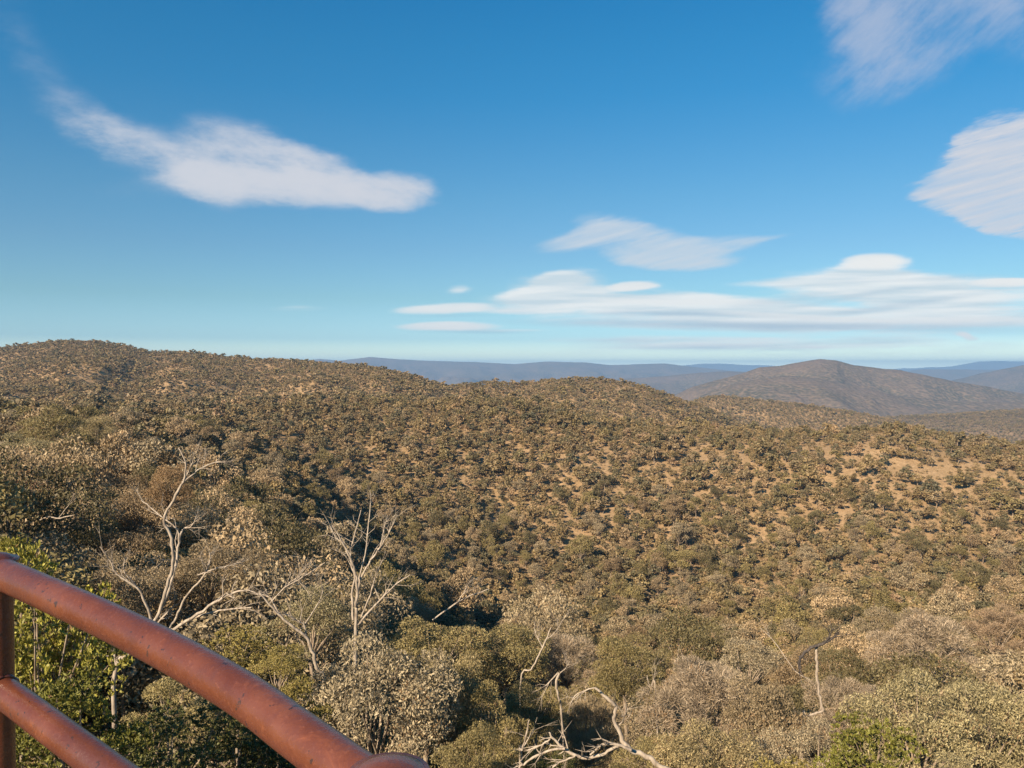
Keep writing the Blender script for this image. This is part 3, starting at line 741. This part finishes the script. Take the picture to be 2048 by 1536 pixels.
dead_tree('dead_sapling', 'pair of bare grey stems left of the domed olive gum foot', 17,
  [(1040, 1536, 6), (1045, 1500, 6), (1052, 1470, 5), (1058, 1440, 4)], [[(1046, 1495, 4), (1062, 1470, 3), (1070, 1455, 2)]], 14, twigs=1)

# ------------------------------------------------------------------ railing and lookout slab
RP = [(34, 1158, .412), (137, 1206, .422), (222, 1245, .433), (342, 1305, .446), (484, 1388, .460), (591, 1466, .470), (690, 1538, .477), (777, 1602, .480)]
MID_DROP = .238
TOPC = [px(x, y, h * F / (y - HY)) for x, y, h in RP[1:]]
TOPC = [Vector(v) for v in ((-2.5, 2.08, -.40), (-2.15, 2.07, -.40), (-1.85, 2.02, -.401), (-1.58, 1.93, -.403), (-1.36, 1.81, -.406), (-1.18, 1.705, -.408), (-1.055, 1.622, -.410))] + TOPC + [Vector((-.02, .735, -.483)), Vector((.12, .53, -.485)), Vector((.28, .30, -.488)), Vector((.44, .04, -.49)), Vector((.7, -.4, -.49)), Vector((.8, -1.1, -.49))]
PLAN = [(p.x, p.y) for p in TOPC]
def plan(m): return smooth_poly([p - Vector((0, 0, m * (.236 + .024 * min(max((p.x + 1.0) / .3, 0), 1)))) for p in TOPC], 14)
rail = empty('railing', (0, 0, -1.62), 'curved rusty red tubular handrail with a mid rail at the lookout edge', 'railing')
def rail_tube(nm, pts, rad, sides=28):
    pts = [p + Vector((0, 0, 1.62)) for p in pts]
    v, qq = tube(pts, [rad] * len(pts), sides)
    return link(nm, mesh_np(nm, v, qq, [M_RAIL], smooth=True), rail)
rail_tube('top_rail', plan(0), .0305)
rail_tube('mid_rail', plan(1), .029)
def lathe(prof, loc, nm, parent, sides=36, mat=M_RAIL, sm_=True):
    V, Q = [], []
    for i, (rr, z) in enumerate(prof):
        for k in range(sides):
            a = 2 * math.pi * k / sides; V.append((loc[0] + rr * math.cos(a), loc[1] + rr * math.sin(a), loc[2] + z))
    for i in range(len(prof) - 1):
        for k in range(sides):
            k2 = (k + 1) % sides; Q.append((i * sides + k, i * sides + k2, (i + 1) * sides + k2, (i + 1) * sides + k))
    return link(nm, mesh_np(nm, np.array(V), np.array(Q), [mat], smooth=sm_), parent)
def post(x, y, zrail, rad, capr, lift=.026):
    top = 1.62 + zrail + lift - .012
    p = lathe([(rad, 0), (rad, top)], (x, y, 0), 'post', rail)
    lathe([(rad, -.010), (capr, -.008), (capr + .0010, .0), (capr + .0030, .005), (capr + .0032, .009), (capr + .0012, .0115), (capr - .003, .0105), (capr * .85, .0135), (capr * .55, .0195), (capr * .28, .0225), (.0005, .0235)],
          (x, y, top), 'cap', rail)
    for zc, rr in ((1.62 + zrail - MID_DROP, .030),):
        for side in (1, -1):
            c = Vector((x + side * (rad - .003) * .8, y - side * (rad - .003) * .6, zc)); t = Vector((.8, -.6, 0)).normalized()
            u = Vector((0, 0, 1)); w = t.cross(u)
            ring = [c + (u * math.cos(a) + w * math.sin(a)) * rr for a in np.linspace(0, 2 * math.pi, 25)]
            v, qq = tube(ring, [.004 + .0012 * math.sin(i * 2.3) for i in range(25)], 8)
            link('weld', mesh_np('weld', v, qq, [M_RAIL], smooth=True), rail)
lp = px(-10, 1144, .41 * F / (1144 - HY)); rp = px(777, 1602, .48 * F / (1602 - HY))
post(lp.x, lp.y, -.410, .032, .040)
post(rp.x, rp.y, rp.z, .034, .044, .034)
post(.62, -.25, -.49, .034, .044)
post(-2.1, 2.06, -.40, .034, .044)
# slab the posts stand on (under the frame)
P2 = [Vector((x, y, 0)) for x, y in PLAN]
out = smooth_poly([(x * 1.06 - .03, y + .12, 0) for x, y in PLAN], 6)
inner = smooth_poly([(x - .2 if x < 0 else x + .1, min(y - 3.2, -1.0), 0) for x, y in PLAN], 6)
V, Q = [], []
for a, b in zip(out, inner):
    V += [(a.x, a.y, -1.62), (b.x, b.y, -1.62), (b.x, b.y, -2.6), (a.x, a.y, -2.6)]
for i in range(len(out) - 1):
    for k in range(4): Q.append((i * 4 + k, i * 4 + (k + 1) % 4, (i + 1) * 4 + (k + 1) % 4, (i + 1) * 4 + k))
sl = link('pavement', mesh_np('pavement', np.array(V), np.array(Q), [concrete_material()])); sl['kind'] = 'structure'

# ------------------------------------------------------------------ haze
def haze():
    x, y0, y1, z0, z1 = 24000, -1500, 31000, -520, 250
    V = [(-x, y0, z0), (x, y0, z0), (x, y1, z0), (-x, y1, z0), (-x, y0, z1), (x, y0, z1), (x, y1, z1), (-x, y1, z1)]
    Q = [(3, 2, 1, 0), (4, 5, 6, 7), (0, 1, 5, 4), (1, 2, 6, 5), (2, 3, 7, 6), (3, 0, 4, 7)]
    m = bpy.data.materials.new('haze_air'); m.use_nodes = True; nt = m.node_tree
    nt.nodes.remove(nt.nodes['Principled BSDF'])
    pv = N(nt, 'ShaderNodeVolumePrincipled'); pv.inputs['Color'].default_value = (.25, .46, .76, 1)
    pv.inputs['Density'].default_value = 7.0e-5; pv.inputs['Anisotropy'].default_value = 0.0
    nt.links.new(pv.outputs[0], nt.nodes['Material Output'].inputs['Volume'])
    o = link('haze', mesh_np('haze', np.array(V, float), np.array(Q), [m])); o['kind'] = 'stuff'
haze()
# terrain must stay inside the haze box
co = np.empty(len(ter.vertices) * 3, np.float32); ter.vertices.foreach_get('co', co); co = co.reshape(-1, 3)
co[:, 0] = np.clip(co[:, 0], -23900, 23900); co[:, 1] = np.clip(co[:, 1], -1400, 30900); co[:, 2] = np.clip(co[:, 2], -500, 245)
ter.vertices.foreach_set('co', co.ravel()); ter.update()

# ------------------------------------------------------------------ sun and sky
SD = Vector((-.54, -.76, .54)).normalized()
sun = bpy.data.lights.new('sun', 'SUN'); sun.energy = 5.0; sun.angle = math.radians(.5); sun.color = (1.0, .82, .61)
so = bpy.data.objects.new('sun', sun); COL.objects.link(so); so.rotation_euler = SD.to_track_quat('Z', 'Y').to_euler()
W = bpy.data.worlds.new('World'); S.world = W; W.use_nodes = True
nt = W.node_tree; bg = nt.nodes['Background']; L = nt.links.new
sky = N(nt, 'ShaderNodeTexSky', sky_type='NISHITA', sun_disc=False)
sky.sun_elevation = math.asin(SD.z); sky.sun_rotation = math.atan2(SD.x, SD.y)
sky.air_density = 1.0; sky.dust_density = .4; sky.ozone_density = 2.0
STR = .1
bg.inputs['Strength'].default_value = STR
tc = N(nt, 'ShaderNodeTexCoord'); sep = N(nt, 'ShaderNodeSeparateXYZ'); L(tc.outputs['Generated'], sep.inputs[0])
yy = math_(nt, 'MAXIMUM', sep.outputs[1], .02)
U_ = math_(nt, 'DIVIDE', sep.outputs[0], yy); V_ = math_(nt, 'DIVIDE', sep.outputs[2], yy)
uv = N(nt, 'ShaderNodeCombineXYZ'); L(U_, uv.inputs[0]); L(V_, uv.inputs[1])
# grade of the clear sky with height
lat = math_(nt, 'ABSOLUTE', sep.outputs[2])
SKY_TINT = [(0.0, (0.321, 0.38054999999999994, 0.39975000000000005)), (0.009, (0.1695, 0.2003, 0.2099)), (0.0156, (0.1356, 0.1602, 0.1679)), (0.034, (0.0669, 0.0955, 0.1245)), (0.084, (0.0534, 0.0785, 0.0897)), (0.145, (0.0472, 0.075, 0.0884)), (0.204, (0.0389, 0.0767, 0.0909)), (0.261, (0.0287, 0.0768, 0.096)), (0.316, (0.0181, 0.0768, 0.1009)), (0.367, (0.0145, 0.078, 0.104)), (0.411, (0.0114, 0.0773, 0.1068)), (1.0, (0.0114, 0.0773, 0.1068))]
tint = ramp(nt, lat, SKY_TINT)
clr_ = N(nt, 'ShaderNodeVectorMath', operation='SCALE'); L(mixc(nt, 1.0, sky.outputs[0], tint, 'MULTIPLY'), clr_.inputs[0]); clr_.inputs['Scale'].default_value = 6.0
clear = clr_.outputs[0]
# domain warp
def noise_uv(sx, sy, rotdeg, scale, detail=5, rough=.55, off=0):
    mp = N(nt, 'ShaderNodeMapping'); mp.inputs['Scale'].default_value = (sx, sy, 1); mp.inputs['Rotation'].default_value = (0, 0, math.radians(rotdeg)); mp.inputs['Location'].default_value = (off, off, off)
    r_ = N(nt, 'ShaderNodeVectorRotate'); r_.rotation_type = 'Z_AXIS'; r_.inputs['Angle'].default_value = math.radians(-rotdeg)
    L(uv.outputs[0], r_.inputs['Vector']); mp.inputs['Rotation'].default_value = (0, 0, 0); L(r_.outputs[0], mp.inputs[0])
    n_ = N(nt, 'ShaderNodeTexNoise'); n_.inputs['Scale'].default_value = scale; n_.inputs['Detail'].default_value = detail; n_.inputs['Roughness'].default_value = rough
    L(mp.outputs[0], n_.inputs['Vector']); return n_
wn = noise_uv(1, 2.2, 0, 7, 9, .62, 3.1)
sub = N(nt, 'ShaderNodeVectorMath', operation='SUBTRACT'); L(wn.outputs['Color'], sub.inputs[0]); sub.inputs[1].default_value = (.5, .5, .5)
scv = N(nt, 'ShaderNodeVectorMath', operation='MULTIPLY'); L(sub.outputs[0], scv.inputs[0]); scv.inputs[1].default_value = (.10, .03, 0)
wuv = N(nt, 'ShaderNodeVectorMath', operation='ADD'); L(uv.outputs[0], wuv.inputs[0]); L(scv.outputs[0], wuv.inputs[1])
scv2 = N(nt, 'ShaderNodeVectorMath', operation='MULTIPLY'); L(sub.outputs[0], scv2.inputs[0]); scv2.inputs[1].default_value = (.07, .006, 0)
wuv2 = N(nt, 'ShaderNodeVectorMath', operation='ADD'); L(uv.outputs[0], wuv2.inputs[0]); L(scv2.outputs[0], wuv2.inputs[1])
def blob(x, y, rx, ry, deg, a, soft=1.0):
    """soft ellipse around photo column x, row y, tilted deg (counter-clockwise in the sky)"""
    mp = N(nt, 'ShaderNodeMapping', vector_type='TEXTURE')
    mp.inputs['Location'].default_value = ((x - CX) / F, (HY - y) / F, 0); mp.inputs['Rotation'].default_value = (0, 0, math.radians(deg))
    mp.inputs['Scale'].default_value = (rx / F, ry / F, 1)
    L((wuv if ry > 24 else wuv2).outputs[0], mp.inputs[0])
    ln = N(nt, 'ShaderNodeVectorMath', operation='LENGTH'); L(mp.outputs[0], ln.inputs[0])
    mr = N(nt, 'ShaderNodeMapRange', interpolation_type='SMOOTHSTEP')
    mr.inputs[1].default_value = 1.0 + .62 * soft; mr.inputs[2].default_value = 1.0 - .95 * soft; mr.inputs[3].default_value = 0; mr.inputs[4].default_value = a
    L(ln.outputs['Value'], mr.inputs[0]); return mr.outputs[0]
def total(bl):
    s = None
    for b in bl:
        o = blob(*b); s = o if s is None else math_(nt, 'ADD', s, o)
    return s
def alpha_of(s, noise, amp, lo, hi):
    nr_ = N(nt, 'ShaderNodeMapRange'); nr_.inputs[1].default_value = .32; nr_.inputs[2].default_value = .68; L(noise, nr_.inputs[0])
    t = math_(nt, 'MULTIPLY_ADD', math_(nt, 'SUBTRACT', nr_.outputs[0], .5), amp, 1.0)
    t = math_(nt, 'SUBTRACT', 1.0, math_(nt, 'EXPONENT', math_(nt, 'MULTIPLY', math_(nt, 'MULTIPLY', s, t), -1.15)))
    mr = N(nt, 'ShaderNodeMapRange', interpolation_type='SMOOTHSTEP'); mr.inputs[1].default_value = lo; mr.inputs[2].default_value = hi
    L(t, mr.inputs[0]); return mr.outputs[0]
L(clear, bg.inputs['Color'])
SH = bg.outputs[0]
def over(fac, colr):
    global SH
    b2 = N(nt, 'ShaderNodeBackground'); b2.inputs['Strength'].default_value = STR
    if hasattr(colr, 'links'): L(colr, b2.inputs['Color'])
    else: b2.inputs['Color'].default_value = (*colr, 1)
    m2 = N(nt, 'ShaderNodeMixShader'); L(fac, m2.inputs[0]); L(SH, m2.inputs[1]); L(b2.outputs[0], m2.inputs[2]); SH = m2.outputs[0]
k_ = 1.0 / STR / 2.0 ** 1.0
def cc_(c): return tuple(v * k_ for v in c)
# group 1: the soft big cloud at the left
A1 = alpha_of(total([(570, 375, 235, 38, -3, 1.5, .75), (500, 312, 120, 52, -18, 1.0, .95), (650, 350, 120, 38, -24, .9, .8), (800, 385, 82, 33, 0, 1.0, .7), (330, 310, 170, 42, -20, .62, 1.0), (400, 360, 90, 36, -30, .8, .8),
                     (190, 262, 110, 40, -30, .36, 1.0), (110, 170, 190, 50, -52, .13, 1), (30, 50, 170, 60, -50, .07, 1), (280, 385, 150, 24, 0, .10, 1.0)]),
              noise_uv(1, 2.6, -10, 11, 10, .68).outputs[0], 1.15, .02, 1.0)
over(math_(nt, 'MULTIPLY', A1, .97), cc_((.66, .68, .74)))
# group 2: upper right streaked veil
A2 = alpha_of(total([(1740, 60, 80, 110, 20, 1.0, 1.0), (1850, 10, 190, 50, 12, .6, 1), (1940, 70, 110, 45, 42, .34, 1.0), (1690, 150, 80, 60, 20, .34, 1.0), (2015, 50, 60, 100, 45, .42, 1), (1700, 215, 60, 26, 0, .14, 1), (1830, 130, 110, 55, 35, .38, 1)]),
              noise_uv(1, 3.2, 42, 15, 10, .66, 1.7).outputs[0], 1.15, .03, 1.0)
over(math_(nt, 'MULTIPLY', A2, .66), cc_((.54, .58, .70)))
# group 3: fan at the right edge
A3 = alpha_of(total([(2010, 350, 120, 115, 0, 1.0, .35), (1960, 300, 120, 45, 28, .9, .6), (1935, 345, 120, 18, 12, .8, .8), (1920, 372, 115, 18, 14, .9, .5), (1950, 410, 120, 34, -8, .9, .5), (1995, 445, 90, 28, -6, .95, .4), (2100, 360, 130, 120, 0, 1.0, .4)]),
              noise_uv(1, 8, 15, 9, 8, .66, 5.5).outputs[0], 1.7, .12, .86)
stk = noise_uv(1, 16, 15, 8, 5, .6, 4.4).outputs[0]
over(math_(nt, 'MULTIPLY', math_(nt, 'MULTIPLY', A3, math_(nt, 'MULTIPLY_ADD', stk, 1.1, .36)), .92), cc_((.66, .68, .74)))
# group 4: two small streaked ones right of centre
A4 = alpha_of(total([(1175, 478, 95, 20, 10, .85, .8), (1205, 455, 60, 28, 0, .8, .9), (1330, 505, 120, 32, -4, .85, .7), (1430, 490, 90, 18, 6, .7, .9), (1520, 478, 70, 6, 8, .45, 1), (1290, 470, 100, 20, -12, .65, 1.0), (1360, 525, 100, 16, 0, .75, .9)]),
              noise_uv(1, 7, 14, 9, 8, .66, 8.2).outputs[0], 1.2, .06, .86)
over(math_(nt, 'MULTIPLY', math_(nt, 'MULTIPLY', A4, math_(nt, 'MULTIPLY_ADD', stk, 1.1, .36)), .85), cc_((.66, .71, .77)))
# group 5: long low layered band
A5 = alpha_of(total([(1240, 608, 230, 26, 0, .9, .8), (1130, 578, 90, 34, 0, .75, .9), (1125, 562, 46, 17, 0, 1.2, .8), (1080, 590, 70, 16, 8, .8, .9), (1268, 573, 48, 8, 3, 1.0, .5), (1420, 612, 260, 22, -3, 1.0, .6), (1600, 634, 240, 22, -2, .95, .7), (1745, 526, 66, 17, 3, 1.0, .6), (1730, 546, 80, 14, 0, .9, .8), (1700, 575, 150, 22, 5, .7, 1),
                     (1640, 560, 150, 10, 3, .75, .8), (1790, 580, 190, 34, -6, .85, .8), (1900, 600, 240, 44, 0, .85, .8), (2010, 566, 60, 9, 2, .9, .6), (895, 617, 88, 9, 2, 1.0, .6), (900, 653, 86, 8, 0, 1.0, .6), (1500, 650, 380, 14, -1, .75, .9),
                     (960, 660, 130, 4, 0, .45, .9), (1010, 622, 110, 6, 0, .5, 1.0), (590, 617, 60, 6, 2, .35, 1.0), (925, 578, 34, 10, 5, .4, 1.0), (1935, 672, 20, 7, -20, .7, .8), (1330, 680, 220, 8, 0, .5, 1.0), (1420, 692, 260, 7, 0, .4, 1), (1750, 680, 300, 22, 0, .35, 1), (1500, 700, 500, 22, 0, .28, 1),
                     (1970, 640, 160, 14, 0, .95, .8)]),
              noise_uv(1, 10, 2, 8, 6, .6, 2.4).outputs[0], 1.2, .04, .74)
lay = N(nt, 'ShaderNodeMapRange'); lay.inputs[1].default_value = .38; lay.inputs[2].default_value = .58; L(noise_uv(1, 14, 1, 5, 4, .5, 9.4).outputs[0], lay.inputs[0])
c5 = mixc(nt, lay.outputs[0], cc_((.66, .76, .81)), cc_((.93, .94, .92)))
over(math_(nt, 'MULTIPLY', A5, .92), c5)
A6 = alpha_of(total([(895, 617, 88, 10, 2, 1.7, .95), (900, 653, 86, 9, 0, 1.6, .95), (925, 578, 28, 9, 5, .5, .9), (1268, 573, 50, 9, 3, 1.7, .9), (1745, 524, 62, 15, 3, 1.6, .95),
                     (2020, 566, 70, 8, 2, 1.5, .95), (1936, 672, 18, 6, -20, 1.1, .8), (1360, 603, 190, 7, -1, .8, 1), (1600, 634, 190, 7, -3, .8, 1), (1900, 640, 200, 8, 0, .8, 1)]),
              noise_uv(1, 10, 2, 8, 6, .6, 6.4).outputs[0], .7, .10, .85)
# grey-blue undersides in the low band
UND = total([(1420, 650, 330, 9, -1, 1.0, 1.0), (1560, 600, 110, 8, 8, .35, 1), (1800, 610, 200, 7, 8, .5, 1.0), (1850, 655, 300, 12, -1, .7, 1.0), (1330, 627, 150, 5, 0, .6, 1.0), (960, 664, 100, 4, 0, .6, 1), (900, 632, 70, 3, 0, .3, 1), (1720, 590, 140, 6, 10, .4, 1), (1500, 632, 200, 4, -2, .35, 1.0), (1800, 560, 180, 4, 3, .3, 1)])
over(math_(nt, 'MULTIPLY', math_(nt, 'MULTIPLY', UND, .6), math_(nt, 'MULTIPLY_ADD', wn.outputs[0], .6, .6)), cc_((.36, .50, .64)))
over(math_(nt, 'MULTIPLY', A6, .75), cc_((.90, .90, .88)))
L(SH, nt.nodes['World Output'].inputs[0])

# ------------------------------------------------------------------ camera and render settings
cam = bpy.data.cameras.new('camera'); cam.sensor_width = 36; cam.lens = 36 * F / 2048; cam.clip_start = .05; cam.clip_end = 120000
cobj = bpy.data.objects.new('camera', cam); COL.objects.link(cobj); cobj.location = (0, 0, 0); cobj.rotation_euler = (math.pi / 2 - PITCH, 0, 0)
S.camera = cobj
vs = S.view_settings; vs.view_transform = 'Standard'; vs.look = 'None'; vs.gamma = 1; vs.use_curve_mapping = False; vs.exposure = 1.0
cy = S.cycles
cy.use_denoising = True
cy.max_bounces = 6; cy.diffuse_bounces = 3; cy.glossy_bounces = 2; cy.transmission_bounces = 3; cy.volume_bounces = 1; cy.transparent_max_bounces = 8
cy.caustics_reflective = False; cy.caustics_refractive = False
